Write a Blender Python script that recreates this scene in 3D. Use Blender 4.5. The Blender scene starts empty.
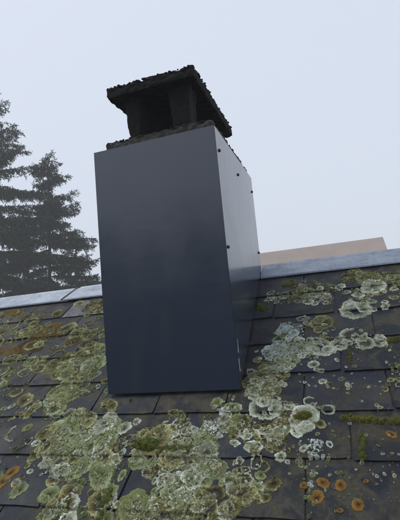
import bpy, math, random
import numpy as np
from mathutils import Matrix, Vector, noise as mnoise

# ------------------------------------------------------------------ camera, sky, sun, exposure
S = bpy.context.scene
COL = S.collection
FPX = 424.23                                        # focal length in photo pixels (photo 400 x 520)
CAM = np.array([1.01976, -1.70485, 0.30616])
CR = np.array([[0.94580441, -0.29870636, 0.12739123],
               [0.31185139, 0.94487868, -0.09976467],
               [-0.09056892, 0.134085, 0.98682242]])   # columns: right, forward, up
cam_data = bpy.data.cameras.new('camera')
cam_data.sensor_fit = 'VERTICAL'
cam_data.sensor_height = 24.0
cam_data.lens = FPX / 520.0 * 24.0
cam_data.clip_start = 0.05
cam_data.clip_end = 2000.0
cam = bpy.data.objects.new('camera', cam_data)
COL.objects.link(cam)
M4 = Matrix.Identity(4)
for i in range(3):
    M4[i][0] = CR[i, 0]; M4[i][1] = CR[i, 2]; M4[i][2] = -CR[i, 1]; M4[i][3] = CAM[i]
cam.matrix_world = M4
S.camera = cam

SUN_DIR = Vector((-0.45, -0.22, 0.90)).normalized()     # towards the sun, behind thick fog
world = bpy.data.worlds.new('World'); S.world = world
world.use_nodes = True
wn = world.node_tree
for n in list(wn.nodes): wn.nodes.remove(n)
wo = wn.nodes.new('ShaderNodeOutputWorld'); bg = wn.nodes.new('ShaderNodeBackground')
sky = wn.nodes.new('ShaderNodeTexSky'); sky.sky_type = 'NISHITA'; sky.sun_disc = False
sky.sun_elevation = math.asin(SUN_DIR.z); sky.sun_rotation = math.atan2(SUN_DIR.x, SUN_DIR.y)
sky.dust_density = 8.0; sky.air_density = 1.0
mx = wn.nodes.new('ShaderNodeMix'); mx.data_type = 'RGBA'
mx.inputs[0].default_value = 0.80                      # overcast: mostly one even pale grey-blue
mx.inputs[7].default_value = (8.45, 9.20, 10.55, 1)
wn.links.new(sky.outputs[0], mx.inputs[6])
wn.links.new(mx.outputs[2], bg.inputs[0]); bg.inputs[1].default_value = 0.10
wn.links.new(bg.outputs[0], wo.inputs[0])

sun_data = bpy.data.lights.new('sun', 'SUN'); sun_data.energy = 1.5
sun_data.angle = math.radians(40); sun_data.color = (1.0, 0.97, 0.93)
sun = bpy.data.objects.new('sun', sun_data); COL.objects.link(sun)
sun.rotation_euler = SUN_DIR.to_track_quat('Z', 'Y').to_euler()
sun.location = (-6, 6, 14)

S.view_settings.view_transform = 'Standard'
try: S.view_settings.look = 'None'
except Exception: pass
S.view_settings.exposure = 0.0
S.view_settings.gamma = 1.0
S.render.engine = 'CYCLES'
S.cycles.use_denoising = True
S.cycles.max_bounces = 8
S.cycles.volume_bounces = 4
S.cycles.diffuse_bounces = 3
S.cycles.transparent_max_bounces = 8

rnd = random.Random(7)
nrs = np.random.RandomState(11)

# ------------------------------------------------------------------ numbers of the place (metres)
TH = 0.5915                     # roof pitch, 33.9 degrees
CT, ST = math.cos(TH), math.sin(TH)
W, D, H = 0.600, 0.816, 1.128   # chimney casing; its foot at the front is the origin
EXPO, SW = 0.200, 0.300         # slate exposure and width
TK = 0.0065                     # slate thickness
S0 = 0.100                      # one course line
RIDGE_S = 0.965                 # slope distance of the last slate edge under the ridge metal
EAVE_S = -3.30
X0, X1 = -4.4, 3.7
RIDGE_Y, RIDGE_Z = 0.835, 0.560
GROUND = -5.2

def P3(x, s, h=0.0):
    h -= 0.011                                          # the casing hangs a finger above the slates
    return (x, s * CT - h * ST, s * ST + h * CT)
def ray(px, py):
    return CR @ np.array([(px - 200) / FPX, 1.0, (260 - py) / FPX])
def roof_at(px, py):
    """pixel of the photograph -> point of the slate plane (x, slope distance)"""
    d = ray(px, py); t = math.tan(TH)
    k = (CAM[1] * t - CAM[2]) / (d[2] - d[1] * t)
    p = CAM + k * d
    return p[0], p[1] / CT

# ------------------------------------------------------------------ helpers
def new_obj(name, data, parent=None, **props):
    o = bpy.data.objects.new(name, data); COL.objects.link(o)
    if parent is not None: o.parent = parent
    for k, v in props.items(): o[k] = v
    return o
def empty(name, loc, **props):
    o = new_obj(name, None, **props); o.location = loc; o.empty_display_size = 0.1
    return o
def mesh(name, verts, faces, mat=None, smooth=False):
    m = bpy.data.meshes.new(name)
    m.from_pydata([tuple(map(float, v)) for v in verts], [], faces); m.update()
    if mat: m.materials.append(mat)
    if smooth: m.polygons.foreach_set('use_smooth', [True] * len(m.polygons))
    return m
def np_mesh(name, V, F, mat=None, smooth=False, attr=None):
    """V (n,3), F (m,k) same-size faces"""
    m = bpy.data.meshes.new(name)
    V = np.asarray(V, dtype=np.float32); F = np.asarray(F, dtype=np.int32)
    m.vertices.add(len(V)); m.vertices.foreach_set('co', V.ravel())
    k = F.shape[1]
    m.loops.add(F.size); m.loops.foreach_set('vertex_index', F.ravel())
    m.polygons.add(len(F))
    m.polygons.foreach_set('loop_start', np.arange(len(F), dtype=np.int32) * k)
    if smooth: m.polygons.foreach_set('use_smooth', np.ones(len(F), dtype=bool))
    m.update(calc_edges=True); m.validate()
    if attr:
        for nm, arr in attr.items():
            a = m.attributes.new(nm, 'FLOAT', 'POINT')
            a.data.foreach_set('value', np.asarray(arr, dtype=np.float32))
    if mat: m.materials.append(mat)
    return m
class MB:
    def __init__(s): s.v = []; s.f = []
    def add(s, v, f):
        o = len(s.v); s.v += [tuple(p) for p in v]; s.f += [tuple(i + o for i in q) for q in f]
    def box(s, x0, x1, y0, y1, z0, z1):
        s.add([(x0,y0,z0),(x1,y0,z0),(x1,y1,z0),(x0,y1,z0),(x0,y0,z1),(x1,y0,z1),(x1,y1,z1),(x0,y1,z1)],
              [(0,3,2,1),(4,5,6,7),(0,1,5,4),(1,2,6,5),(2,3,7,6),(3,0,4,7)])
    def prism(s, poly, depth_vec):
        n = len(poly); d = Vector(depth_vec)
        a = [Vector(p) for p in poly]; b = [p + d for p in a]
        s.add(a + b, [tuple(range(n))[::-1], tuple(range(n, 2 * n))] + [(i, (i + 1) % n, n + (i + 1) % n, n + i) for i in range(n)])
    def mesh(s, name, mat, smooth=False): return mesh(name, s.v, s.f, mat, smooth)
def bevel(o, w, seg=2):
    b = o.modifiers.new('bevel', 'BEVEL'); b.width = w; b.segments = seg; b.limit_method = 'ANGLE'
    b.angle_limit = math.radians(35)
    return o

# ------------------------------------------------------------------ materials
def material(name):
    m = bpy.data.materials.new(name); m.use_nodes = True
    nt = m.node_tree; b = nt.nodes['Principled BSDF']
    return m, nt, b
def N(nt, t, **kw):
    n = nt.nodes.new(t)
    for k, v in kw.items(): setattr(n, k, v)
    return n
def noise(nt, vec, scale, detail=4, rough=0.55, dist=0.0):
    n = N(nt, 'ShaderNodeTexNoise'); n.inputs['Scale'].default_value = scale
    n.inputs['Detail'].default_value = detail; n.inputs['Roughness'].default_value = rough
    n.inputs['Distortion'].default_value = dist
    if vec is not None: nt.links.new(vec, n.inputs['Vector'])
    return n.outputs['Fac']
def ramp(nt, fac, stops, interp='LINEAR'):
    r = N(nt, 'ShaderNodeValToRGB'); r.color_ramp.interpolation = interp
    e = r.color_ramp.elements
    while len(e) < len(stops): e.new(0.5)
    for i, (p, c) in enumerate(stops):
        e[i].position = p
        e[i].color = (c, c, c, 1) if isinstance(c, (int, float)) else (*c, 1)
    nt.links.new(fac, r.inputs[0])
    return r.outputs[0]
def mixc(nt, fac, a, b, mode='MIX'):
    m = N(nt, 'ShaderNodeMix', data_type='RGBA', blend_type=mode)
    for sock, v in ((m.inputs[0], fac), (m.inputs[6], a), (m.inputs[7], b)):
        if isinstance(v, (int, float)): sock.default_value = v
        elif isinstance(v, tuple): sock.default_value = (*v, 1)
        else: nt.links.new(v, sock)
    return m.outputs[2]
def math_n(nt, op, a, b=None, clamp=False):
    m = N(nt, 'ShaderNodeMath', operation=op, use_clamp=clamp)
    for i, v in enumerate((a, b)):
        if v is None: continue
        if isinstance(v, (int, float)): m.inputs[i].default_value = v
        else: nt.links.new(v, m.inputs[i])
    return m.outputs[0]
def bump(nt, b, height, strength, distance):
    n = N(nt, 'ShaderNodeBump'); n.inputs['Strength'].default_value = strength
    n.inputs['Distance'].default_value = distance
    nt.links.new(height, n.inputs['Height']); nt.links.new(n.outputs[0], b.inputs['Normal'])
def world_pos(nt): return N(nt, 'ShaderNodeNewGeometry').outputs['Position']
def obj_pos(nt): return N(nt, 'ShaderNodeTexCoord').outputs['Object']
def attr_f(nt, name):
    return N(nt, 'ShaderNodeAttribute', attribute_name=name).outputs['Fac']

def mat_slate(name, dark, light, lichen_amt=0.7, rough=0.5):
    m, nt, b = material(name)
    g = world_pos(nt); r = N(nt, 'ShaderNodeObjectInfo').outputs['Random']
    off = N(nt, 'ShaderNodeVectorMath', operation='ADD')
    cmb = N(nt, 'ShaderNodeCombineXYZ'); k = math_n(nt, 'MULTIPLY', r, 37.0)
    nt.links.new(k, cmb.inputs[0]); nt.links.new(k, cmb.inputs[1])
    nt.links.new(g, off.inputs[0]); nt.links.new(cmb.outputs[0], off.inputs[1])
    v = off.outputs[0]
    n1 = noise(nt, v, 9, 6, 0.6); n2 = noise(nt, v, 70, 5, 0.65); n3 = noise(nt, g, 260, 3, 0.6)
    base = mixc(nt, ramp(nt, n1, [(0.3, 0.0), (0.72, 1.0)]), dark, light)
    # each slate has its own tint
    tint = ramp(nt, r, [(0.0, (0.75, 0.76, 0.82)), (0.45, (1.0, 0.99, 1.0)), (0.7, (1.04, 1.0, 0.96)), (0.82, (1.15, 1.15, 1.22)), (1.0, (2.1, 2.05, 2.1))])
    base = mixc(nt, 1.0, base, tint, 'MULTIPLY')
    fine = ramp(nt, n2, [(0.35, 0.72), (0.65, 1.25)])
    base = mixc(nt, 1.0, base, fine, 'MULTIPLY')
    # thin algal film and brown grime
    alg = ramp(nt, noise(nt, g, 5.5, 7, 0.62, 0.4), [(0.50, 0.0), (0.72, 0.65)])
    base = mixc(nt, alg, base, (0.022, 0.019, 0.011))
    st1 = ramp(nt, noise(nt, g, 13, 8, 0.68, 0.6), [(0.46, 0.0), (0.57, 0.85)])          # brown and olive crusts of old growth
    st2 = ramp(nt, noise(nt, g, 2.6, 3, 0.5), [(0.36, 0.0), (0.55, 1.0)])
    base = mixc(nt, math_n(nt, 'MULTIPLY', st1, st2), base, mixc(nt, n2, (0.022, 0.016, 0.009), (0.070, 0.062, 0.034)))
    st3 = ramp(nt, noise(nt, v, 4.2, 6, 0.6, 0.5), [(0.54, 0.0), (0.70, 0.55)])         # washed grey patches
    base = mixc(nt, st3, base, (0.036, 0.038, 0.044))
    # fine pale lichen dust and flecks
    d1 = ramp(nt, noise(nt, g, 190, 3, 0.55), [(0.665, 0.0), (0.72, 1.0)])
    d2 = ramp(nt, noise(nt, g, 6.5, 4, 0.55), [(0.48, 0.0), (0.66, 1.0)])
    fl = math_n(nt, 'MULTIPLY', math_n(nt, 'MULTIPLY', d1, d2), lichen_amt)
    base = mixc(nt, fl, base, (0.27, 0.28, 0.23))
    b.inputs['Specular IOR Level'].default_value = 0.20
    b.inputs['Specular Tint'].default_value = (0.78, 0.90, 1.0, 1)
    nt.links.new(base, b.inputs['Base Color'])
    nt.links.new(ramp(nt, n1, [(0.3, rough - 0.20), (0.7, rough + 0.14)]), b.inputs['Roughness'])
    hb = math_n(nt, 'ADD', math_n(nt, 'MULTIPLY', n2, 0.7), math_n(nt, 'MULTIPLY', n3, 0.35))
    hb = math_n(nt, 'ADD', hb, math_n(nt, 'MULTIPLY', n1, 1.2))
    bump(nt, b, hb, 0.5, 0.004)
    return m
M_SLATE = mat_slate('slate', (0.0038, 0.0050, 0.0092), (0.0130, 0.0152, 0.0230))
M_SLATE_NEW = mat_slate('slate_clean', (0.085, 0.088, 0.10), (0.125, 0.128, 0.14), 0.1, 0.42)

def mat_metal_coat():
    m, nt, b = material('anthracite_coated_sheet')
    o = obj_pos(nt)
    n = noise(nt, o, 3.0, 4, 0.5); n2 = noise(nt, o, 420, 2, 0.5)
    st = N(nt, 'ShaderNodeMapping'); st.inputs['Scale'].default_value = (5, 5, 0.9)
    nt.links.new(o, st.inputs[0])
    runs = noise(nt, st.outputs[0], 2.2, 5, 0.6)
    c = mixc(nt, n, (0.0165, 0.0270, 0.0510), (0.0185, 0.0295, 0.0550))
    c = mixc(nt, ramp(nt, runs, [(0.52, 0.0), (0.78, 0.10)]), c, (0.10, 0.105, 0.11))
    nt.links.new(c, b.inputs['Base Color'])
    nt.links.new(ramp(nt, runs, [(0.3, 0.27), (0.75, 0.32)]), b.inputs['Roughness'])
    b.inputs['Metallic'].default_value = 0.0
    b.inputs['IOR'].default_value = 1.60
    b.inputs['Coat Weight'].default_value = 0.55; b.inputs['Coat Roughness'].default_value = 0.14; b.inputs['Coat IOR'].default_value = 1.55
    bump(nt, b, math_n(nt, 'ADD', math_n(nt, 'MULTIPLY', n, 5.0), math_n(nt, 'MULTIPLY', n2, 0.03)), 0.4, 0.003)
    return m
M_COAT = mat_metal_coat()
def mat_simple(name, col, rough=0.6, metal=0.0, nscale=8, var=0.25, bstr=0.2, bdist=0.003, col2=None):
    m, nt, b = material(name)
    o = world_pos(nt)
    n = noise(nt, o, nscale, 6, 0.62)
    c2 = col2 or tuple(min(1, c * (1 + var)) for c in col)
    c1 = col if col2 else tuple(c * (1 - var) for c in col)
    nt.links.new(mixc(nt, ramp(nt, n, [(0.3, 0.0), (0.7, 1.0)]), c1, c2), b.inputs['Base Color'])
    b.inputs['Roughness'].default_value = rough; b.inputs['Metallic'].default_value = metal
    if bstr: bump(nt, b, noise(nt, o, nscale * 8, 5, 0.6), bstr, bdist)
    return m
M_SCREW = mat_simple('black_screw', (0.008, 0.008, 0.010), 0.4, 0.0, 60, 0.2, 0)
M_SOOT = mat_simple('sooty_concrete', (0.0015, 0.0015, 0.0018), 1.0, 0, 40, 0.4, 0.8, 0.006, col2=(0.0050, 0.0047, 0.0047))
M_CROWN = mat_simple('weathered_mortar', (0.022, 0.021, 0.019), 0.95, 0, 45, 0.4, 0.9, 0.006, col2=(0.085, 0.080, 0.072))
M_CAPMOSS = mat_simple('dark_roof_moss', (0.008, 0.008, 0.007), 1.0, 0, 60, 0.5, 0.6, 0.004, col2=(0.030, 0.028, 0.021))
M_GLINT = mat_simple('painted_glint', (0.42, 0.44, 0.46), 0.5, 0, 50, 0.1, 0)  # pale colour of the painted reflection glints on the side panel
M_TAN = mat_simple('tan_roof', (0.265, 0.222, 0.198), 0.85, 0, 1.2, 0.10, 0.2, 0.01)
M_RENDER = mat_simple('wall_render', (0.42, 0.40, 0.36), 0.9, 0, 3, 0.12, 0.3, 0.004)
M_WOODTRIM = mat_simple('painted_trim', (0.22, 0.20, 0.18), 0.6, 0, 8, 0.15, 0.1)
M_BARK = mat_simple('spruce_bark', (0.035, 0.028, 0.022), 0.95, 0, 14, 0.4, 0.8, 0.01)
M_GRASS = mat_simple('meadow', (0.035, 0.055, 0.020), 0.95, 0, 0.6, 0.35, 0.5, 0.05)
M_DECK = mat_simple('roof_boarding', (0.05, 0.04, 0.03), 0.9, 0, 10, 0.2, 0.2)
def mat_zinc():
    m, nt, b = material('weathered_zinc')
    o = world_pos(nt)
    st = N(nt, 'ShaderNodeMapping'); st.inputs['Scale'].default_value = (3.2, 9, 9); nt.links.new(o, st.inputs[0])
    n = noise(nt, st.outputs[0], 2.6, 6, 0.62, 0.3); n2 = noise(nt, o, 42, 5, 0.6)
    c = ramp(nt, n, [(0.28, (0.16, 0.19, 0.24)), (0.50, (0.225, 0.265, 0.325)), (0.76, (0.275, 0.315, 0.375))])
    c = mixc(nt, 1.0, c, ramp(nt, n2, [(0.35, 0.82), (0.6, 1.05)]), 'MULTIPLY')
    nt.links.new(c, b.inputs['Base Color'])
    b.inputs['Metallic'].default_value = 0.55
    nt.links.new(ramp(nt, n, [(0.3, 0.5), (0.7, 0.36)]), b.inputs['Roughness'])
    bump(nt, b, n2, 0.25, 0.002)
    return m
M_ZINC = mat_zinc()
M_LEAD = mat_simple('dark_lead', (0.035, 0.038, 0.045), 0.6, 0.2, 30, 0.3, 0.2)
def mat_needle():
    m, nt, b = material('spruce_needles')
    a = attr_f(nt, 'tone')
    c = ramp(nt, a, [(0.0, (0.009, 0.014, 0.008)), (0.55, (0.020, 0.031, 0.016)), (1.0, (0.052, 0.064, 0.030))])
    nt.links.new(c, b.inputs['Base Color']); b.inputs['Roughness'].default_value = 0.8
    b.inputs['Specular IOR Level'].default_value = 0.2
    return m
M_NEEDLE = mat_needle()
def mat_lichen(name, centre, body, rim, rough=0.95, gran=1.0):
    """colour follows the growth of the lichen from the old centre (0) to the young rim (1)"""
    m, nt, b = material(name)
    a = attr_f(nt, 'grow'); t = attr_f(nt, 'tone')
    o = world_pos(nt)
    n1 = noise(nt, o, 120, 4, 0.6); n2 = noise(nt, o, 420, 4, 0.65)
    aa = math_n(nt, 'ADD', a, math_n(nt, 'MULTIPLY', math_n(nt, 'SUBTRACT', n1, 0.5), 0.75))
    mid = tuple((x + y) / 2 for x, y in zip(body, rim))
    c = ramp(nt, aa, [(0.08, centre), (0.50, body), (0.80, mid), (0.95, rim)])
    c = mixc(nt, 1.0, c, ramp(nt, n2, [(0.30, 0.45), (0.50, 0.95), (0.66, 1.22)]), 'MULTIPLY')
    c = mixc(nt, 1.0, c, ramp(nt, t, [(0.0, (0.42, 0.40, 0.34)), (0.5, (1, 1, 1)), (1.0, (1.38, 1.40, 1.42))]), 'MULTIPLY')
    nt.links.new(c, b.inputs['Base Color']); b.inputs['Roughness'].default_value = rough
    b.inputs['Specular IOR Level'].default_value = 0.2
    bump(nt, b, math_n(nt, 'ADD', n2, n1), 0.9 * gran, 0.004)
    return m
M_LICHEN = {
    'pale':   mat_lichen('pale_lichen', (0.052, 0.054, 0.034), (0.250, 0.280, 0.205), (0.66, 0.70, 0.59)),
    'olive':  mat_lichen('olive_lichen', (0.030, 0.025, 0.012), (0.105, 0.097, 0.038), (0.43, 0.42, 0.21)),
    'mint':   mat_lichen('mint_lichen', (0.040, 0.048, 0.019), (0.145, 0.172, 0.075), (0.35, 0.400, 0.225)),
    'blue':   mat_lichen('blue_grey_lichen', (0.20, 0.24, 0.225), (0.36, 0.42, 0.40), (0.54, 0.60, 0.57)),
    'lime':   mat_lichen('lime_lichen', (0.065, 0.075, 0.022), (0.140, 0.160, 0.055), (0.23, 0.26, 0.120)),
    'orange': mat_lichen('orange_lichen', (0.045, 0.026, 0.012), (0.200, 0.105, 0.022), (0.300, 0.175, 0.050)),
    'mustard': mat_lichen('mustard_lichen', (0.050, 0.036, 0.012), (0.098, 0.064, 0.015), (0.125, 0.088, 0.026)),
    'white':  mat_lichen('white_lichen', (0.50, 0.52, 0.55), (0.64, 0.67, 0.71), (0.76, 0.79, 0.83)),
}
def mat_moss(name, c1, c2):
    m, nt, b = material(name)
    o = world_pos(nt); n = noise(nt, o, 300, 4, 0.65); n1 = noise(nt, o, 45, 3, 0.6)
    c = mixc(nt, ramp(nt, n, [(0.32, 0.0), (0.66, 1.0)]), c1, c2)
    c = mixc(nt, 1.0, c, ramp(nt, n1, [(0.3, 0.7), (0.7, 1.2)]), 'MULTIPLY')
    nt.links.new(c, b.inputs['Base Color']); b.inputs['Roughness'].default_value = 1.0
    b.inputs['Specular IOR Level'].default_value = 0.1
    bump(nt, b, n, 1.0, 0.006)
    return m
M_MOSS = mat_moss('green_moss', (0.040, 0.052, 0.012), (0.125, 0.150, 0.036))
M_MOSSY = mat_moss('yellow_moss', (0.050, 0.050, 0.012), (0.160, 0.160, 0.038))

# ------------------------------------------------------------------ ground
def build_ground():
    n = 60
    xs = np.linspace(-70, 70, n); ys = np.linspace(-40, 70, n)
    X, Y = np.meshgrid(xs, ys)
    Z = GROUND + 0.35 * np.sin(X * .11 + 1) * np.sin(Y * .09) * np.clip((np.hypot(X, Y) - 12) / 20, 0, 1)
    V = np.stack([X, Y, Z], -1).reshape(-1, 3)
    i = np.arange(n * n).reshape(n, n)
    F = np.stack([i[:-1, :-1], i[:-1, 1:], i[1:, 1:], i[1:, :-1]], -1).reshape(-1, 4)
    new_obj('ground', np_mesh('ground', V, F, M_GRASS, True), kind='structure', label='green meadow ground below the house and trees')
build_ground()

# ------------------------------------------------------------------ our house: walls, roof with slates, ridge metal
house = empty('house', (0, 0, GROUND), label='house whose lichen covered slate roof carries the clad chimney', category='house')
BZ = -GROUND                        # children are placed relative to the house base
def hv(p): return (p[0], p[1], p[2] + BZ)
def build_house():
    yb = 2 * RIDGE_Y - EAVE_S * CT
    ye = EAVE_S * CT; ze = EAVE_S * ST
    mb = MB()                        # walls with gables
    wx0, wx1, wy0, wy1 = X0 + .35, X1 - .35, ye + .45, yb - .45
    zt = ze + (wy0 - ye) * math.tan(TH) - .16
    gz = RIDGE_Z - .22
    prof = [(wx0, wy0, 0), (wx0, wy1, 0), (wx0, wy1, zt + BZ), (wx0, RIDGE_Y, gz + BZ), (wx0, wy0, zt + BZ)]
    mb.prism(prof, (wx1 - wx0, 0, 0))
    new_obj('wall', mb.mesh('wall', M_RENDER), house)
    mb = MB()                        # boarding of both slopes, under the slates
    def deck(sgn):
        a = P3(0, EAVE_S, -.03); b = (0, RIDGE_Y, RIDGE_Z - .045)
        poly = []
        for (y, z) in [(a[1], a[2]), (b[1], b[2]), (b[1], b[2] - .05), (a[1], a[2] - .05)]:
            poly.append((X0, y if sgn > 0 else 2 * RIDGE_Y - y, z + BZ))
        mb.prism(poly, (X1 - X0, 0, 0))
    deck(1); deck(-1)
    roof = new_obj('roof', mb.mesh('roof', M_DECK), house)
    for xx in (X0 - .025, X1 - .002):
        for sgn in (1, -1):
            a = P3(0, EAVE_S, -.012); b = (0, RIDGE_Y, RIDGE_Z - .03)
            poly = [(xx, (y if sgn > 0 else 2 * RIDGE_Y - y), z + BZ) for (y, z) in [(a[1], a[2]), (b[1], b[2]), (b[1], b[2] - .18), (a[1], a[2] - .18)]]
            mb = MB(); mb.prism(poly, (.027, 0, 0))
            new_obj('verge_board', mb.mesh('verge_board', M_WOODTRIM), house)
    return roof
roof = build_house()

# slate meshes: a thin plate with a worn, slightly chipped tail
LEN = 0.40
def slate_mesh(seed, mat, name='slate'):
    r = random.Random(seed)
    hw = SW / 2 - 0.0016
    def jit(a): return r.uniform(-a, a)
    tail = []
    for i in range(7):
        x = -hw + 2 * hw * i / 6
        y = jit(.0016) + (abs(jit(.004)) if r.random() < .25 else 0)
        tail.append((x + (jit(.004) if 0 < i < 6 else 0), y))
    if r.random() < .4: tail[0] = (tail[0][0] + r.uniform(.003, .010), tail[0][1] + r.uniform(.002, .009))
    if r.random() < .4: tail[-1] = (tail[-1][0] - r.uniform(.003, .010), tail[-1][1] + r.uniform(.002, .009))
    out = tail + [(hw + jit(.001), .2), (hw, LEN), (-hw, LEN), (-hw + jit(.001), .2)]
    n = len(out)
    v = [(x, y, 0) for x, y in out] + [(x * .994, max(y, .0) + (.0022 if i < 7 else 0), -TK) for i, (x, y) in enumerate(out)]
    f = [tuple(range(n)), tuple(range(2 * n - 1, n - 1, -1))] + [(i, n + i, n + (i + 1) % n, (i + 1) % n) for i in range(n)]
    return mesh(name, v, f, mat)
SLATES = [slate_mesh(i, M_SLATE) for i in range(9)]
SLATE_NEW = slate_mesh(50, M_SLATE_NEW, 'clean_slate')
SLOPE = TK / EXPO * 1.02

# every slate of the front slope: (course, column) -> tail s, lift
K0 = math.floor((EAVE_S - S0) / EXPO); K1 = math.ceil((RIDGE_S - S0) / EXPO)
info = {}
def course_of(s): return math.floor((s - S0) / EXPO)
def col_off(k): return 0.10 if (k % 2 == 0) else 0.25      # joints at 0.10, 0.40, ... or 0.25, 0.55, ...
for k in range(K0, K1 + 1):
    c0 = math.floor((X0 - col_off(k)) / SW); c1 = math.ceil((X1 - col_off(k)) / SW)
    for c in range(c0, c1 + 1):
        info[(k, c)] = (rnd.uniform(-.004, .004), rnd.uniform(0, .0016), rnd.uniform(-.006, .006), rnd.uniform(-.0022, .0022), rnd.randrange(9))
def slate_top(x, s):
    """height of the slate surface over the nominal plane"""
    k = course_of(s)
    for kk in (k + 1, k):                                   # a tail that hangs over its line, else this course
        c = math.floor((x - col_off(kk)) / SW)
        q = info.get((kk, c))
        if q is None: continue
        st = S0 + kk * EXPO + q[0]
        if s >= st: return q[1] + TK - (s - st) * SLOPE
    return 0.0
SBASIS = Matrix(((1, 0, 0), (0, CT, -ST), (0, ST, CT))).to_4x4()
tilt = Matrix.Rotation(-math.atan(SLOPE), 4, 'X')
def slate_matrix(k, c):
    q = info[(k, c)]
    x = col_off(k) + (c + .5) * SW + q[3]
    p = P3(x, S0 + k * EXPO + q[0], q[1] + TK)
    return Matrix.Translation(hv(p)) @ SBASIS @ Matrix.Rotation(q[2], 4, 'Z') @ tilt
def in_casing(x, s0):
    y = s0 * CT
    return x - SW / 2 > 0.0 and x + SW / 2 < W and y > 0.02
rest = MB()
nind = 0
NEW = set()
xn, sn = roof_at(68, 313)
kn = course_of(sn); NEW.add((kn, math.floor((xn - col_off(kn)) / SW)))
for (k, c), q in info.items():
    x = col_off(k) + (c + .5) * SW; st = S0 + k * EXPO
    if x - SW / 2 < X0 - .04 or x + SW / 2 > X1 + .04 or st < EAVE_S - .02: continue
    if in_casing(x, st): continue
    m = slate_matrix(k, c)
    near = -2.0 < x < 2.05 and st > -1.35
    if near:
        me = SLATE_NEW if (k, c) in NEW else SLATES[q[4]]
        if st + LEN > RIDGE_S + .02:                        # cut slates under the ridge metal
            lim = RIDGE_S + .012 - st
            me2 = me.copy(); me2.name = 'slate_cut'
            for v in me2.vertices:
                if v.co.y > lim: v.co.y = lim
            if lim < .2:
                for v in me2.vertices:
                    if v.co.y > lim - .001: v.co.y = lim
            me = me2
        o = new_obj('slate', me, roof); o.matrix_local = m; nind += 1
    else:
        me = SLATES[q[4]]
        lim = RIDGE_S + .012 - st
        rest.add([tuple(m @ Vector((v.co.x, min(v.co.y, lim), v.co.z))) for v in me.vertices], [tuple(p.vertices) for p in me.polygons])
        # nothing else: far slates are plain plates in one joined part
# the back slope, never in view from the front
for k in range(K0, K1):
    for c in range(int((X1 - X0) / SW)):
        me = SLATES[(k * 7 + c * 3) % 9]
        x = X0 + (c + .5) * SW; st = S0 + k * EXPO
        if st < EAVE_S or st > RIDGE_S - .05: continue
        lim = RIDGE_S + .012 - st
        p = P3(x, st, TK)
        m = Matrix.Translation(hv(p)) @ SBASIS @ tilt
        vv = []
        for v in me.vertices:
            w_ = m @ Vector((v.co.x, min(v.co.y, lim), v.co.z)); vv.append((w_.x, 2 * RIDGE_Y - w_.y, w_.z))
        rest.add(vv, [tuple(p_.vertices)[::-1] for p_ in me.polygons])
new_obj('slate_field', rest.mesh('slate_field', M_SLATE), roof, kind='stuff')
print('individual slates', nind)

# ridge metal: folded sheets with lapped, slanting joints
def ridge_piece(x0, x1, lift, slant0=0.0, slant1=0.0):
    prof = []
    aprx = Vector((RIDGE_Y, RIDGE_Z + .020 + lift))
    lowf = Vector(P3(0, .900, TK + .007 + lift)[1:])
    for t in (0, .25, .5, .75, .93):
        p = lowf.lerp(aprx, t); prof.append(p)
    prof.append(aprx + Vector((0, .002)))
    back = [Vector((2 * RIDGE_Y - p.x, p.y)) for p in prof[:5]][::-1]
    prof = [Vector((lowf.x - .001, lowf.y - .008))] + prof + back + [Vector((2 * RIDGE_Y - lowf.x + .001, lowf.y - .008))]
    n = len(prof); NX = max(4, int((x1 - x0) / .12))
    v = []; f = []
    rr = random.Random(int(x0 * 100) + 5)
    for j in range(NX + 1):
        u = j / NX
        wob = rr.uniform(-.0016, .0016)
        for i, p in enumerate(prof):
            t = min(i, n - 1 - i) / ((n - 1) / 2)
            xx = x0 + (x1 - x0) * u + (slant0 * (1 - u) + slant1 * u) * (t - .5)
            v.append((xx, p.x, p.y + BZ + (wob if 0 < i < n - 1 else wob * .4)))
    for j in range(NX):
        for i in range(n - 1):
            a = j * n + i; f.append((a, a + 1, a + n + 1, a + n))
    o = new_obj('ridge_sheet', mesh('ridge_sheet', v, [q[::-1] for q in f], M_ZINC), house)
    sm = o.modifiers.new('thickness', 'SOLIDIFY'); sm.thickness = .0030; sm.offset = 0
    return o
jx = -0.715
ridge_piece(X0 - .02, -2.6, 0); ridge_piece(-2.62, jx + .05, .0025, .05, .10); ridge_piece(jx, -.004, 0.0095, .12, 0)
ridge_piece(W + .004, 1.92, 0.001, 0, .05); ridge_piece(1.88, X1 + .02, .0045, .05, 0)

def ridge_seam(xc, slant, lift):
    lo = Vector(P3(0, .897, TK + .007 + lift)); hi = Vector((0, RIDGE_Y, RIDGE_Z + .022 + lift))
    a = Vector((xc - slant / 2, lo.y, lo.z + BZ)); b = Vector((xc + slant / 2, hi.y, hi.z + BZ))
    up = Vector((0, -ST, CT)) * .004
    mb = MB(); mb.prism([a, a + Vector((.011, 0, 0)), b + Vector((.011, 0, 0)), b], up)
    b2 = Vector((xc + slant / 2 + .03, 2 * RIDGE_Y - lo.y, lo.z + BZ))
    mb.prism([b, b + Vector((.011, 0, 0)), b2 + Vector((.011, 0, 0)), b2], Vector((0, ST, CT)) * .004)
    new_obj('ridge_seam', mb.mesh('ridge_seam', M_LEAD), house)
ridge_seam(jx - .012, .075, .0095); ridge_seam(1.885, .03, .0045)

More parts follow.
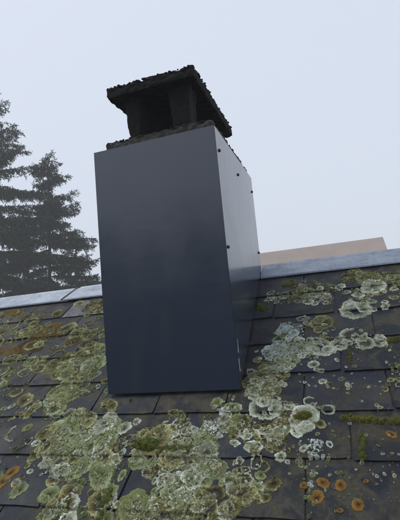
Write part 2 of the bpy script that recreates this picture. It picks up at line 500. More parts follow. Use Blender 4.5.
# ------------------------------------------------------------------ the chimney
chim = empty('chimney', (0, 0, 0), label='tall anthracite metal clad chimney with mossy concrete cap', category='chimney')
def sheet(name, o0, eu, ev, nu, nv, bulge, outline=None):
    """panel of coated sheet with a little oil canning; o0 corner, eu / ev edge vectors"""
    o0, eu, ev = Vector(o0), Vector(eu), Vector(ev)
    nrm = eu.cross(ev).normalized()
    v = []; f = []
    ph = rnd.uniform(0, 6)
    for j in range(nv + 1):
        for i in range(nu + 1):
            u, w_ = i / nu, j / nv
            wm = w_
            if outline: w_ = outline(u) + (1 - outline(u)) * w_
            b = bulge * (math.sin(math.pi * u) * math.sin(math.pi * wm)) * (1 + .5 * math.sin(5 * wm + ph)) + bulge * .25 * math.sin(7 * u + 3 * wm + ph) * math.sin(math.pi * u)
            v.append(o0 + eu * u + ev * w_ + nrm * b)
    for j in range(nv):
        for i in range(nu):
            a = j * (nu + 1) + i; f.append((a, a + 1, a + nu + 2, a + nu + 1))
    o = new_obj(name, mesh(name, v, f, M_COAT, True), chim)
    sm = o.modifiers.new('thickness', 'SOLIDIFY'); sm.thickness = .0012; sm.offset = -1
    es = o.modifiers.new('crisp_folds', 'EDGE_SPLIT'); es.split_angle = math.radians(30)
    return o
G = 0.010
tanT = math.tan(TH)
gap = .016                                             # casing foot over the slates
sheet('front_panel', (0, 0, G), (W, 0, 0), (0, 0, H - G), 16, 24, .0016)
def side_outline(u):                                   # foot of the side follows the roof slope
    y = u * D
    z = min(y * tanT + gap, RIDGE_Z + .028)
    return (z) / H
sheet('side_panel', (W + .0012, .0022, 0), (0, D - .0044, 0), (0, 0, H - .001), 20, 24, .0012, side_outline)
o = sheet('side_panel', (-.0012, D - .0022, 0), (0, -(D - .0044), 0), (0, 0, H - .001), 20, 24, .0012, lambda u: side_outline(1 - u))
sheet('back_panel', (W, D, RIDGE_Z + .02), (-W, 0, 0), (0, 0, H - RIDGE_Z - .02), 12, 12, .001)
mb = MB()                                              # folded rim along the top edge, and corner returns
mb.box(.001, W - .001, .0015, .022, H - .0035, H - .0015)
mb.box(.001, W - .001, D - .022, D - .0015, H - .0035, H - .0015)
mb.box(.001, .022, .0221, D - .0221, H - .0035, H - .0015); mb.box(W - .022, W - .001, .0221, D - .0221, H - .0035, H - .0015)
new_obj('top_rim', mb.mesh('top_rim', M_COAT), chim)
mb = MB()                                              # hem at the foot of the front
mb.box(.001, W - .001, .001, .010, G - .002, G + .016)
new_obj('hem', mb.mesh('hem', M_COAT), chim)
# brick shaft inside the casing (dark, seen only in the gap)
mb = MB(); mb.box(.05, W - .05, .05, D - .05, -.05, H - .02)
new_obj('shaft', mb.mesh('shaft', M_CROWN), chim)
# screws with domed heads and washers
def screw_mesh():
    v = []; f = []; n = 12
    rings = [(.0072, 0), (.0072, .0018), (.0056, .0020), (.0056, .0042), (.0040, .0056), (0.0016, .0060)]
    for r_, z in rings:
        for i in range(n):
            a = 2 * math.pi * i / n; v.append((r_ * math.cos(a), r_ * math.sin(a), z))
    for j in range(len(rings) - 1):
        for i in range(n):
            f.append((j * n + i, j * n + (i + 1) % n, (j + 1) * n + (i + 1) % n, (j + 1) * n + i))
    f.append(tuple(range((len(rings) - 1) * n, len(rings) * n)))
    return mesh('screw', v, f, M_SCREW, True)
SCREW = screw_mesh()
for sx in (1, -1):
    for y, z in [(.046, 1.028), (.410, 1.026), (.782, 1.030), (.030, .592), (.786, .656)]:
        o = new_obj('screw', SCREW, chim)
        o.matrix_local = Matrix.Translation((W + .0016 if sx > 0 else -.0016, y, z)) @ Matrix.Rotation(sx * math.pi / 2, 4, 'Y')
        o.scale = (1.15, 1.15, 1.15)
# reflection glints low on the right corner, modelled as pale streaks in fixed colour
def glint(y, z0, z1, w0):
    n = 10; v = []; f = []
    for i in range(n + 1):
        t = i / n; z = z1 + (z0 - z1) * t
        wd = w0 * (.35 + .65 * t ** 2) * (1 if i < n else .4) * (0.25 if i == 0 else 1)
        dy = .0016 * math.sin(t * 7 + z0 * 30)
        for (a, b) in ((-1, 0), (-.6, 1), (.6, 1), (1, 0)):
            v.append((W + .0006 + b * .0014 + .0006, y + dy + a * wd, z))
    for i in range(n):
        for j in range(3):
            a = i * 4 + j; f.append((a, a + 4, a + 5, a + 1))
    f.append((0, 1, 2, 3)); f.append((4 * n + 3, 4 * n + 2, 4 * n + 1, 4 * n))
    new_obj('glint_streak', mesh('glint_streak', v, f, M_GLINT, True), chim)
glint(.020, .075, .128, .0050); glint(.026, .150, .205, .0034)

# concrete work above the casing
def hash_noise(p, sc, seed=0):
    from mathutils import noise as mn
    return mn.fractal(Vector((p[0] * sc + seed * 13.1, p[1] * sc + seed * 7.7, p[2] * sc)), 1.0, 2.0, 4)
def rough_block(name, x0, x1, y0, y1, z0, z1, cell, amp, mat, parent, seed, top_amp=None, taper=0.0, sc=22):
    """box of weathered concrete: all faces gridded and pushed about by noise"""
    nx, ny, nz = [max(2, int(round(d / cell))) for d in (x1 - x0, y1 - y0, z1 - z0)]
    idx = {}; v = []; f = []
    def vid(i, j, k):
        key = (i, j, k)
        if key not in idx:
            u = k / nz
            tx = taper * (1 - u)
            p = Vector((x0 + tx + (x1 - x0 - 2 * tx) * i / nx, y0 + tx + (y1 - y0 - 2 * tx) * j / ny, z0 + (z1 - z0) * u))
            nrm = Vector(((i == nx) - (i == 0), (j == ny) - (j == 0), (k == nz) - (k == 0))).normalized()
            am = amp
            if top_amp is not None and k == nz: am = top_amp
            d = hash_noise(p, sc, seed) * am + hash_noise(p, sc * 3.3, seed + 3) * am * .6
            corner = sum((i in (0, nx), j in (0, ny), k in (0, nz)))
            p = p + nrm * (d - (corner - 1) * amp * .5)
            idx[key] = len(v); v.append(p)
        return idx[key]
    def quad(a, b, c, d): f.append((vid(*a), vid(*b), vid(*c), vid(*d)))
    for i in range(nx):
        for j in range(ny):
            quad((i, j, 0), (i, j + 1, 0), (i + 1, j + 1, 0), (i + 1, j, 0)); quad((i, j, nz), (i + 1, j, nz), (i + 1, j + 1, nz), (i, j + 1, nz))
    for i in range(nx):
        for k in range(nz):
            quad((i, 0, k), (i + 1, 0, k), (i + 1, 0, k + 1), (i, 0, k + 1)); quad((i, ny, k), (i, ny, k + 1), (i + 1, ny, k + 1), (i + 1, ny, k))
    for j in range(ny):
        for k in range(nz):
            quad((0, j, k), (0, j, k + 1), (0, j + 1, k + 1), (0, j + 1, k)); quad((nx, j, k), (nx, j + 1, k), (nx, j + 1, k + 1), (nx, j, k + 1))
    return new_obj(name, mesh(name, v, f, mat, False), parent)
crown = rough_block('mortar_crown', .062, .592, .006, .770, H - .012, H + .034, .012, .006, M_CROWN, chim, 1, top_amp=.008)
SZ0, SZ1 = 1.362, 1.408
for nm, (a, b, c, d), sd in (('pillar', (.170, .250, .012, .130), 4), ('pillar', (.392, .500, .012, .130), 5),
                             ('pillar', (.190, .285, .560, .660), 6), ('pillar', (.385, .470, .560, .660), 7)):
    rough_block(nm, a, b, c, d, H + .012, SZ0 + .012, .014, .005, M_SOOT, chim, sd, taper=.014)
rough_block('flue_light_block', .236, .400, .190, .60, H + .020, SZ0 + .008, .016, .004, M_SOOT, chim, 12)  # solid filler shaped to block light, so the opening between pillars stays dark
slab = rough_block('cap_slab', .104, .540, -.030, .690, SZ0, SZ1, .013, .006, M_SOOT, chim, 9, top_amp=.009)
# moss tufts on the slab edge and on the mortar crown: too many to count
def tufts(name, pts, r0, r1, parent, mat, seed):
    rs = np.random.RandomState(seed)
    base = []
    for th_, n_ in ((0.0, 1), (.6, 5), (1.15, 7), (1.75, 7)):
        for i in range(n_): a = 2 * math.pi * (i + .5 * (n_ % 2)) / n_; base.append((math.sin(th_) * math.cos(a), math.sin(th_) * math.sin(a), math.cos(th_)))
    base = np.array(base)
    V = []; F = []
    tri = []
    def ring(a0, na, b0, nb):
        i = j = 0
        while i < na or j < nb:
            if (i + 1) / na <= (j + 1) / nb and i < na or j >= nb: tri.append((a0 + i % na, b0 + j % nb, a0 + (i + 1) % na)); i += 1
            else: tri.append((a0 + i % na, b0 + j % nb, b0 + (j + 1) % nb)); j += 1
    for i in range(5): tri.append((0, 1 + i, 1 + (i + 1) % 5))
    ring(1, 5, 6, 7); ring(6, 7, 13, 7)
    tri_ = np.array(tri)
    for (x, y, z) in pts:
        r_ = rs.uniform(r0, r1)
        q = base * r_ * rs.uniform(.7, 1.3, (len(base), 1)) * np.array([rs.uniform(.8, 1.5), rs.uniform(.8, 1.5), rs.uniform(.6, 1.1)])
        F.append(tri_ + len(V) * len(base)); V.append(q + np.array([x, y, z]))
    return new_obj(name, np_mesh(name, np.concatenate(V), np.concatenate(F), mat), parent, kind='stuff')
pts = []
for i in range(1700):
    e = rnd.random()
    if e < .30: x, y = rnd.uniform(.108, .535), -.028 + rnd.uniform(0, .03)
    elif e < .55: x, y = .538 - rnd.uniform(0, .03), rnd.uniform(-.02, .675)
    elif e < .68: x, y = .108 + rnd.uniform(0, .03), rnd.uniform(-.02, .675)
    else: x, y = rnd.uniform(.115, .53), rnd.uniform(-.02, .675)
    pts.append((x, y, SZ1 + rnd.uniform(-.012, .006)))
tufts('moss', pts, .003, .0075, slab, M_CAPMOSS, 3)
pts = []
for i in range(800):
    e = rnd.random()
    if e < .45: x, y = rnd.uniform(.068, .585), .010 + rnd.uniform(0, .03)
    elif e < .7: x, y = .586 - rnd.uniform(0, .03), rnd.uniform(.02, .76)
    else: x, y = rnd.uniform(.08, .58), rnd.uniform(.02, .74)
    pts.append((x, y, H + .032 + rnd.uniform(-.008, .003)))
tufts('moss', pts, .003, .008, crown, M_CAPMOSS, 4)

# ------------------------------------------------------------------ lichen and moss on the slates
def clear_of_casing(x, s):
    y = s * CT
    return not (-.006 < x < W + .008 and y > -.004)
def rosette(x, s, R, seed, hole=0.0, lobes=7, thick=.003, gap_=None, fine=True, aspect=1.0, ragged=.16, tone=None):
    """crust growing outwards: lobed raised rim, thin or worn-away centre; returns V, F, grow, tone"""
    r = random.Random(seed)
    na = max(12, int(16 + R * 620)) if fine else max(9, int(10 + R * 240))
    na = min(na, 64)
    fr = [0.0, .34, .62, .80, .91, 1.0, 1.03] if fine else [0, .5, .86, 1.0]
    prof = [.42, .50, .58, .78, .90, .50, -.35] if fine else [.55, .8, 1.0, -.3]
    ph = [r.uniform(0, 6.28) for _ in range(4)]
    ca, sa = math.cos(ph[3]), math.sin(ph[3])
    outl = []
    for i in range(na):
        a = 2 * math.pi * i / na
        sc1 = abs(math.sin(lobes * .5 * a + ph[2] + .5 * math.sin(2 * a + ph[1]))); sc2 = abs(math.sin(lobes * 1.15 * a + ph[0]))
        w_ = .90 + ragged * (.75 * math.sin(a + ph[0]) + .6 * math.sin(2 * a + ph[1])) + ragged * .75 * sc1 ** .6 + ragged * .35 * sc2 + r.uniform(-1, 1) * ragged * .25
        outl.append(w_ * R)
    V = []; G_ = []; h0 = hole
    tn = r.random() if tone is None else tone
    for k, q in enumerate(fr):
        qq = h0 + (1 - h0) * q if q <= 1 else q
        for i in range(na):
            a = 2 * math.pi * i / na
            wob = 1 + (r.uniform(-.07, .07) if 0 < k < len(fr) - 2 else 0)
            lx = outl[i] * qq * wob * math.cos(a); ly = outl[i] * qq * wob * math.sin(a) * aspect
            X_, S_ = x + lx * ca - ly * sa, s + lx * sa + ly * ca
            hh = slate_top(X_, S_)
            hgt = thick * prof[k] * r.uniform(.7, 1.35)
            if h0 > .05 and k == 0: hgt = -.001
            if k == len(fr) - 1: hgt = -.0012
            V.append(P3(X_, S_, hh + hgt + .0004)); G_.append(min(1, q) * r.uniform(.86, 1.0) * (.84 + .16 * math.sin(a + ph[1]) + .10 * math.sin(3 * a + ph[0])))
    F = []
    for k in range(len(fr) - 1):
        for i in range(na):
            if gap_ and gap_[0] < (i / na) < gap_[1]: continue
            a, b = k * na + i, k * na + (i + 1) % na
            F.append((a, b, b + na, a + na))
    return np.array(V), np.array(F), np.array(G_), np.full(len(V), tn)
def put(name, parts, mat, **props):
    off = 0; VV = []; FF = []; GG = []; TT = []
    for V, F, g_, t_ in parts:
        if len(F) == 0: continue
        VV.append(V); FF.append(F + off); GG.append(g_); TT.append(t_); off += len(V)
    VV = np.concatenate(VV)
    return new_obj(name, np_mesh(name, VV, np.concatenate(FF), mat, True, {'grow': np.concatenate(GG), 'tone': np.concatenate(TT)}), **props)
PXM = 220.0                                             # photo pixels per metre near the chimney foot
def px_scale(px, py):
    a = roof_at(px - 3, py); b = roof_at(px + 3, py)
    return math.hypot(b[0] - a[0], b[1] - a[1]) / 6.0   # metres per photo pixel across
sd = 1000
# -- the ones that stand out, each a thing of its own: pixel, width in pixels, kind, hole, label, group
singles = [
    (373, 285, 26, 'pale', .0, 'flat pale lichen disc on the slates just under the ridge metal', None),
    (356, 310, 33, 'pale', .25, 'wide pale lichen crescent on dark slate two courses under the ridge', None),
    (353, 335, 25, 'pale', .55, 'pale open lichen ring joined to a chain of rosettes right of the chimney', 'chain of pale lichen rings'),
    (364, 341, 20, 'pale', .50, 'pale open lichen ring joined to a chain of rosettes right of the chimney', 'chain of pale lichen rings'),
    (379, 340, 19, 'pale', .35, 'pale open lichen ring joined to a chain of rosettes right of the chimney', 'chain of pale lichen rings'),
    (338, 343, 18, 'pale', .30, 'pale open lichen ring joined to a chain of rosettes right of the chimney', 'chain of pale lichen rings'),
    (319, 345, 28, 'pale', .40, 'thick pale lichen ring where the chain meets the dense pale carpet', None),
    (320, 322, 26, 'olive', .35, 'brownish olive lichen arc above the chain of pale rings', None),
    (302, 417, 31, 'pale', .0, 'large pale lichen rosette with a yellow moss tuft in its middle', None),
    (327, 408, 13, 'pale', .55, 'small oval pale lichen ring right of the rosette with the moss tuft', None),
    (310, 401, 13, 'pale', .62, 'thin pale lichen arc just above the rosette with the moss tuft', None),
    (320, 422, 14, 'olive', .1, 'small olive lichen patch touching the right rim of the moss-tufted rosette', None),
    (314, 364, 12, 'pale', .1, 'small pale lichen knob at the right edge of the dense pale carpet', None),
    (264, 408, 30, 'pale', .45, 'big arched pale lichen with a dark worn centre, by the foot of the chimney', None),
    (286, 331, 22, 'blue', .0, 'flat bluish white lichen sheet on a dark slate beside the chimney', None),
    (276, 350, 24, 'blue', .0, 'bluish white lichen spreading at the top of the dense pale carpet', None),
    (241, 492, 27, 'olive', .0, 'large olive brown lichen rosette with a bright pale rim, low on the slates', None),
    (231, 506, 22, 'olive', .0, 'rounded olive lichen lobe with a pale rim under the largest olive rosette', None),
    (266, 497, 11, 'olive', .0, 'small separate olive lichen with pale rim on bare dark slate', None),
    (152, 439, 34, 'olive', .15, 'broad brown lichen dome outlined in cream beside the green moss cushion', None),
    (184, 483, 26, 'pale', .6, 'white lichen ring enclosing darker crust in the middle of the carpet', None),
    (187, 509, 22, 'olive', .1, 'olive brown lichen rosette below the white ring', None),
    (131, 505, 28, 'lime', .0, 'lime green lichen patch amid grey crusts at the roof bottom', None),
    (98, 503, 22, 'olive', .2, 'yellowish brown lichen rosette beside the lime green patch', None),
    (49, 494, 17, 'mint', .0, 'round green grey lichen cushion below a bare dark slate', None),
    (80, 467, 20, 'mint', .0, 'pale green lichen lobe reaching over a course edge', None),
    (47, 430, 17, 'olive', .15, 'brown oval lichen with cream outline at the edge of the green carpet', None),
    (27, 427, 9, 'lime', .0, 'small yellow green lichen spot on grey slate beside a thin arc', None),
    (15, 432, 16, 'pale', .72, 'thin pale lichen arc on bare grey slate', None),
    (23, 332, 12, 'olive', .4, 'olive lichen ring left of the mustard yellow patch', None),
    (30, 345, 12, 'olive', .3, 'pale olive lichen ring under the mustard yellow patch', None),
    (38, 368, 12, 'olive', .3, 'lone slanting olive lichen ring on dark slate left of the carpet', None),
    (317, 442, 12, 'white', .0, None, None),
]
for (px, py, wd, kind, hole, lab, grp) in singles:
    if lab is None: continue
    x, s = roof_at(px, py); R = wd * px_scale(px, py) / 2
    g2 = None
    if hole > .5: g2 = (.60, .60 + rnd.uniform(.05, .2)) if hole < .7 else (.45, .97)
    parts_ = [rosette(x, s, R, sd, hole, rnd.randint(6, 10), (.0028 if kind != 'blue' else .0014), g2, True, rnd.uniform(.8, 1.05), .17, tone=.62)]
    for j in range(3 if wd > 14 and hole < .5 else 0):     # younger lobes at the margin
        a = rnd.uniform(0, 6.28); rr = R * rnd.uniform(.55, .9)
        parts_.append(rosette(x + rr * math.cos(a), s + rr * math.sin(a), R * rnd.uniform(.3, .5), sd + 500 + j, rnd.choice([0, 0, .3]), 6, .0030, None, True, 1, .18, tone=.6))
    props = dict(label=lab, category='lichen')
    if grp: props['group'] = grp
    put('lichen_rosette', parts_, M_LICHEN[kind], **props); sd += 7
# -- orange spots
for (px, py, wd) in [(303, 484, 8), (322, 481, 12), (340, 483, 12), (317, 497, 14), (358, 503, 13), (340, 510, 6), (366, 480, 5), (392, 433, 10)]:
    x, s = roof_at(px, py); R = wd * px_scale(px, py) / 2
    low = py > 440
    put('orange_lichen', [rosette(x, s, R, sd, 0, 7, .0025, None, True, .9, .24, tone=.55)], M_LICHEN['orange'], category='lichen',
        label=('tiny orange lichen fleck on the dark slates below the moss drop' if wd < 7 else 'small orange lichen spot on the dark slates below the moss drop') if low else 'single orange lichen spot right beside the moss filled course edge',
        **({'group': 'orange lichen spots on the dark slates'} if low else {})); sd += 3
for (px, py, wd) in [(10, 472, 11), (1, 481, 9), (14, 486, 6)]:
    x, s = roof_at(px, py); R = wd * px_scale(px, py) / 2
    put('orange_lichen', [rosette(x, s, R, sd, .0, 5, .003, None, True, .9, .25, tone=.75)], M_LICHEN['orange'], category='lichen',
        label='bright orange lichen blotch on a bare grey slate left of the green carpet', group='orange lichen blotches on the grey slate'); sd += 3

# -- carpets and specks: (px, py, spread x, spread y, how many, rmin px, rmax px, kinds, seed)
carpet = {k: [] for k in M_LICHEN}
flake_src = []
def scatter(px, py, ax, ay, n, r0, r1, kinds, hole=.35, slant=0.0, uniform=False):
    global sd
    for i in range(n):
        if uniform: u, v = rnd.uniform(-1, 1), rnd.uniform(-1, 1)
        else: u, v = max(-2, min(2, rnd.gauss(0, .6))), max(-2, min(2, rnd.gauss(0, .6)))
        qx, qy = px + u * ax + v * ay * slant, py + v * ay
        x, s = roof_at(qx, qy)
        rp = r0 + (r1 * 1.25 - r0) * rnd.random() ** 2.0
        R = rp * px_scale(qx, qy)
        if n > 80 and not uniform and mnoise.fractal(Vector((x * 8.0 + 3, s * 8.0, 1.7)), 1.0, 2.0, 3) < -.30 + .46 * rnd.random(): continue
        if s > .885 or s < EAVE_S + .1 or not clear_of_casing(x - R, s) or not clear_of_casing(x + R, s + R): continue
        sd += 1
        kd = rnd.choice(kinds)
        if kd == 'white': R = min(R, .008)
        if R > .012: R *= 1.15; flake_src.append((x, s, R, kd))
        h_ = rnd.uniform(.25, .75) if (rnd.random() < hole * (1.35 if kd == 'olive' else 1) and R > .008) else 0
        g2 = (.6, .6 + rnd.uniform(.1, .35)) if h_ > .3 and rnd.random() < .5 else None
        carpet[kd].append(rosette(x, s, R, sd, h_, rnd.randint(4, 8), (.0009 if kd == 'mustard' else rnd.uniform(.0014, .0032)), g2, R > .009, rnd.uniform(.6, 1.1), .34))
# green-grey carpet left of and below the chimney
PO = ['pale', 'olive', 'mint']
scatter(88, 372, 26, 26, 184, 1.0, 5.5, ['mint', 'mint', 'olive', 'pale', 'mint', 'olive', 'lime'], .25, -.4)
scatter(80, 335, 24, 14, 101, .8, 4.5, ['olive', 'olive', 'mint'], .4, -.4)
scatter(55, 362, 30, 16, 93, .8, 4.5, ['olive', 'mint', 'olive'], .4)
scatter(72, 400, 36, 14, 134, 1.0, 6, ['mint', 'olive', 'mint', 'pale', 'olive'], .3)
scatter(75, 440, 34, 22, 134, 1.0, 6.5, ['mint', 'mint', 'olive', 'pale'], .3, -.5)
scatter(95, 480, 40, 32, 184, 1.2, 8, ['mint', 'olive', 'olive', 'pale', 'pale', 'mint'], .45)
scatter(165, 500, 40, 22, 60, 1.2, 7, ['pale', 'olive', 'mint'], .5)
scatter(110, 455, 36, 14, 50, 1.2, 6, ['mint', 'olive', 'pale'], .5)
scatter(150, 490, 44, 34, 235, 1.2, 7, ['mint', 'pale', 'olive', 'pale', 'olive'], .5)
scatter(205, 480, 36, 40, 184, 1.2, 7, ['mint', 'pale', 'olive', 'pale'], .45)
scatter(150, 440, 50, 18, 128, 1.2, 6, ['olive', 'pale', 'mint'], .45)
scatter(215, 425, 26, 16, 117, 1.2, 5, ['mint', 'pale', 'pale', 'lime'], .4)
scatter(40, 505, 38, 22, 93, 1, 6, ['mint', 'olive', 'pale', 'mint'], .3)
scatter(240, 500, 26, 24, 90, 1.2, 6, ['olive', 'pale', 'olive'], .45)
# left top courses
scatter(20, 330, 30, 14, 70, .7, 4, ['olive', 'olive', 'mint'], .5, uniform=True)
scatter(95, 308, 8, 8, 26, .7, 3, ['olive', 'mint'], .4)
scatter(18, 385, 24, 30, 40, .7, 3.5, ['olive', 'mint'], .5, uniform=True)
scatter(30, 315, 30, 5, 26, .7, 3, ['mustard', 'olive'], .3, uniform=True)
# pale band right of the chimney, running up to the chain of rings
scatter(270, 385, 20, 20, 134, 1.2, 6.5, ['pale', 'pale', 'mint', 'olive'], .5)
scatter(285, 362, 16, 14, 117, 1.0, 5, ['pale', 'blue', 'mint', 'pale'], .3)
scatter(278, 352, 14, 9, 90, 1.0, 4, ['blue', 'blue', 'pale'], .15)
scatter(258, 412, 26, 14, 117, 1.2, 6, ['pale', 'mint', 'olive'], .5)
scatter(300, 345, 22, 7, 90, 1.0, 5, ['pale', 'mint', 'pale'], .4, -.8)
scatter(265, 432, 22, 18, 78, 1.2, 5, ['olive', 'pale'], .5)
scatter(278, 437, 12, 12, 26, 1.2, 5.5, ['pale', 'olive'], .6)
scatter(286, 330, 12, 6, 40, .8, 3, ['blue', 'pale'], .1)
scatter(315, 322, 14, 6, 30, .8, 3.5, ['olive', 'pale'], .5)
scatter(352, 338, 30, 7, 46, .8, 3.5, ['pale', 'pale', 'olive'], .5)
# courses under the ridge on the right
scatter(345, 288, 56, 9, 148, .5, 3.2, ['olive', 'pale', 'olive', 'mint'], .35, uniform=True)
scatter(372, 276, 30, 7, 90, .6, 3.5, ['olive', 'olive', 'lime', 'mint'], .3, uniform=True)
scatter(300, 297, 32, 5, 90, .6, 3.2, ['pale', 'olive', 'pale'], .3, uniform=True)
scatter(276, 297, 10, 4, 26, .6, 2.6, ['pale', 'mint'], .2)
scatter(370, 300, 26, 8, 40, .6, 3.6, ['pale', 'olive'], .4)
# loose specks on the dark slates
scatter(335, 360, 66, 26, 90, .5, 2.2, ['pale', 'pale', 'mint'], .1, uniform=True)
scatter(345, 440, 60, 40, 78, .5, 2.0, ['pale', 'mint'], .1, uniform=True)
scatter(310, 450, 12, 10, 24, .6, 3, ['pale', 'blue'], .3)
scatter(340, 385, 30, 5, 26, .6, 2.6, ['pale', 'pale', 'olive'], .3)
scatter(395, 370, 14, 24, 34, .7, 3.2, ['pale', 'mint', 'olive'], .3)
scatter(310, 490, 6, 26, 30, .6, 2.2, ['mint', 'blue'], .1)
scatter(355, 480, 46, 30, 50, .4, 1.6, ['olive', 'pale', 'orange'], 0, uniform=True)
scatter(20, 440, 24, 40, 46, .5, 2.4, ['pale', 'mint', 'olive'], .2, uniform=True)
scatter(315, 442, 7, 4, 22, .7, 2.2, ['white', 'blue'], 0)
scatter(207, 428, 9, 9, 60, .9, 3.2, ['white', 'blue', 'white', 'mint'], .1)
scatter(222, 411, 5, 3, 16, .8, 2.6, ['white', 'pale'], .1)
scatter(196, 462, 20, 12, 40, .8, 2.6, ['blue', 'pale'], .4)
# outside the picture the roof goes on the same way
for i in range(420):
    x, s = rnd.uniform(-3.6, 3.2), rnd.uniform(-2.2, .85)
    if -1.35 < x < 1.45 and s > -.62: continue
    sd += 1
    R = rnd.uniform(.006, .05) * (1 if rnd.random() < .4 else .5)
    carpet[rnd.choice(['pale', 'olive', 'mint', 'olive', 'mint'])].append(rosette(x, s, R, sd, rnd.choice([0, 0, .4]), 6, .0035, None, R > .014, .9, .2))
def mustard(px, py, ax, ay, n):
    scatter(px, py, ax, ay, n, .6, 4.5, ['mustard'], 0, -.8)
mustard(45, 331, 12, 6, 60); mustard(18, 350, 13, 5, 40); mustard(12, 313, 12, 3, 16); mustard(96, 305, 7, 3, 14)
# leafy flakes crowding the carpets
def flake(x, s, R, seed):
    r = random.Random(seed); n = 7
    h = slate_top(x, s) + r.uniform(.0012, .0034)
    tx, ty = r.uniform(-.25, .25), r.uniform(-.25, .25); ph = r.uniform(0, 6.28)
    V = [P3(x, s, h + R * .18)]; G_ = [r.uniform(.3, .5)]
    for i in range(n):
        a = ph + 2 * math.pi * i / n; w_ = R * r.uniform(.6, 1.25)
        lx, ly = w_ * math.cos(a), w_ * math.sin(a)
        V.append(P3(x + lx, s + ly, h + lx * tx + ly * ty + r.uniform(-.001, .001))); G_.append(r.uniform(.55, .95))
    V = np.array(V); F = np.array([(0, 1 + i, 1 + (i + 1) % n, 1 + (i + 1) % n) for i in range(n)])
    return V, F, np.array(G_), np.full(len(V), r.random())
flakes = {}
for (x, s, R, kd) in flake_src:
    if kd in ('mustard', 'orange'): continue
    for i in range(int(2 + R * 260 * (1.2 if kd in ('mint', 'lime') else .25))):
        a = rnd.uniform(0, 6.28); q = R * math.sqrt(rnd.random()) * 1.12
        X_, S_ = x + q * math.cos(a), s + q * math.sin(a)
        if not clear_of_casing(X_, S_) or S_ > .885: continue
        sd += 1; flakes.setdefault(kd, []).append(flake(X_, S_, rnd.uniform(.0022, .0062), sd))
print('flakes', sum(len(v) for v in flakes.values()), 'crusts', sum(len(v) for v in carpet.values()))
CLAB = {'pale': 'pale grey crusty lichen spread in rings over the slates', 'olive': 'brownish olive lichen crust with cream rims over the slates',
        'mint': 'grey green leafy lichen carpet over the slates', 'blue': 'bluish white powdery lichen beside the chimney',
        'lime': 'yellow green lichen flecks amid the carpet', 'orange': 'tiny orange lichen flecks on dark slates',
        'mustard': 'mustard yellow lichen film on slates under the ridge', 'white': 'chalk white lichen flakes at the foot of the chimney'}
for kd, pr in carpet.items():
    if not pr: continue
    if flakes.get(kd):
        fl = flakes[kd]; nV = 8
        VV = np.concatenate([q[0] for q in fl]); FF = np.concatenate([q[1][:, :3] + i * nV for i, q in enumerate(fl)])
        new_obj('lichen_flakes', np_mesh('lichen_flakes', VV, FF, M_LICHEN[kd], False, {'grow': np.concatenate([q[2] for q in fl]), 'tone': np.concatenate([q[3] for q in fl])}), kind='stuff', label=CLAB[kd].replace(' over the slates', '') + ', loose leafy flakes', category='lichen')
    put('lichen_crust', pr, M_LICHEN[kd], kind='stuff', label=CLAB[kd], category='lichen')

# moss cushions
def cushion(px_list, mat, label, r0, r1, n, group=None, hmax=.016, thin=False):
    """px_list: polyline of photo pixels the moss follows"""
    V = []; F = []; off = 0
    pts = [roof_at(*p) for p in px_list]
    base = []; rings = [(0.0, 1.0, 1), (.35, .93, 7), (.68, .70, 9), (.92, .32, 10), (1.0, -.15, 10)]
    for i in range(n):
        t = rnd.random() * (len(pts) - 1); a = int(t); f_ = t - a
        b = min(a + 1, len(pts) - 1)
        x = pts[a][0] * (1 - f_) + pts[b][0] * f_; s = pts[a][1] * (1 - f_) + pts[b][1] * f_
        r_ = rnd.uniform(r0, r1); x += rnd.gauss(0, r_ * .5); s += rnd.gauss(0, r_ * .4)
        hh = min(hmax, r_ * rnd.uniform(.6, 1.0))
        start = len(V); ridx = []
        for (q, z, m_) in rings:
            ids = []
            for j in range(m_):
                a2 = 2 * math.pi * j / m_ + q * 3
                w_ = r_ * q * rnd.uniform(.82, 1.2)
                X_, S_ = x + w_ * math.cos(a2), s + w_ * math.sin(a2)
                ids.append(len(V)); V.append(P3(X_, S_, slate_top(x, s) + hh * z * rnd.uniform(.85, 1.12)))
            ridx.append(ids)
        for j in range(7): F.append((ridx[0][0], ridx[1][j], ridx[1][(j + 1) % 7]))
        for k in range(1, 4):
            A, B = ridx[k], ridx[k + 1]; ia = ib = 0
            while ia < len(A) or ib < len(B):
                if ib >= len(B) or (ia < len(A) and (ia + 1) / len(A) <= (ib + 1) / len(B)):
                    F.append((A[ia % len(A)], B[ib % len(B)], A[(ia + 1) % len(A)])); ia += 1
                else:
                    F.append((A[ia % len(A)], B[ib % len(B)], B[(ib + 1) % len(B)])); ib += 1
    pr = dict(label=label, category='moss')
    if group: pr['group'] = group
    new_obj('moss_cushion', np_mesh('moss_cushion', np.array(V), np.array(F), mat, True), **pr)
cushion([(345, 416), (360, 418), (380, 418), (404, 419)], M_MOSSY, 'long yellow green moss strip along a course edge of dark slates', .005, .013, 120)
cushion([(361, 434), (362, 440), (363, 452), (363, 456)], M_MOSS, 'drop shaped green moss tuft hanging in the joint below the moss strip', .005, .010, 60)
cushion([(139, 447), (148, 442), (150, 447)], M_MOSS, 'plump bright green moss cushion in the carpet below the chimney', .012, .024, 26, hmax=.022)
cushion([(152, 447), (170, 447), (192, 447)], M_MOSS, 'flat green moss band running right from the plump moss cushion', .005, .011, 46, hmax=.005)
cushion([(303, 411), (305, 414)], M_MOSSY, 'yellow moss tuft growing in the middle of a pale rosette', .009, .015, 14)
cushion([(388, 339), (404, 336)], M_MOSSY, 'yellow moss clump on dark slates at the end of the chain of pale rings', .008, .016, 26)
cushion([(349, 348), (350, 356), (350, 362)], M_MOSSY, 'thin moss trail in a slate joint under the chain of pale rings', .004, .008, 22)
cushion([(284, 285), (296, 283)], M_MOSSY, 'flat yellowish moss film on a slate just under the ridge beside the chimney', .006, .014, 40, hmax=.004)
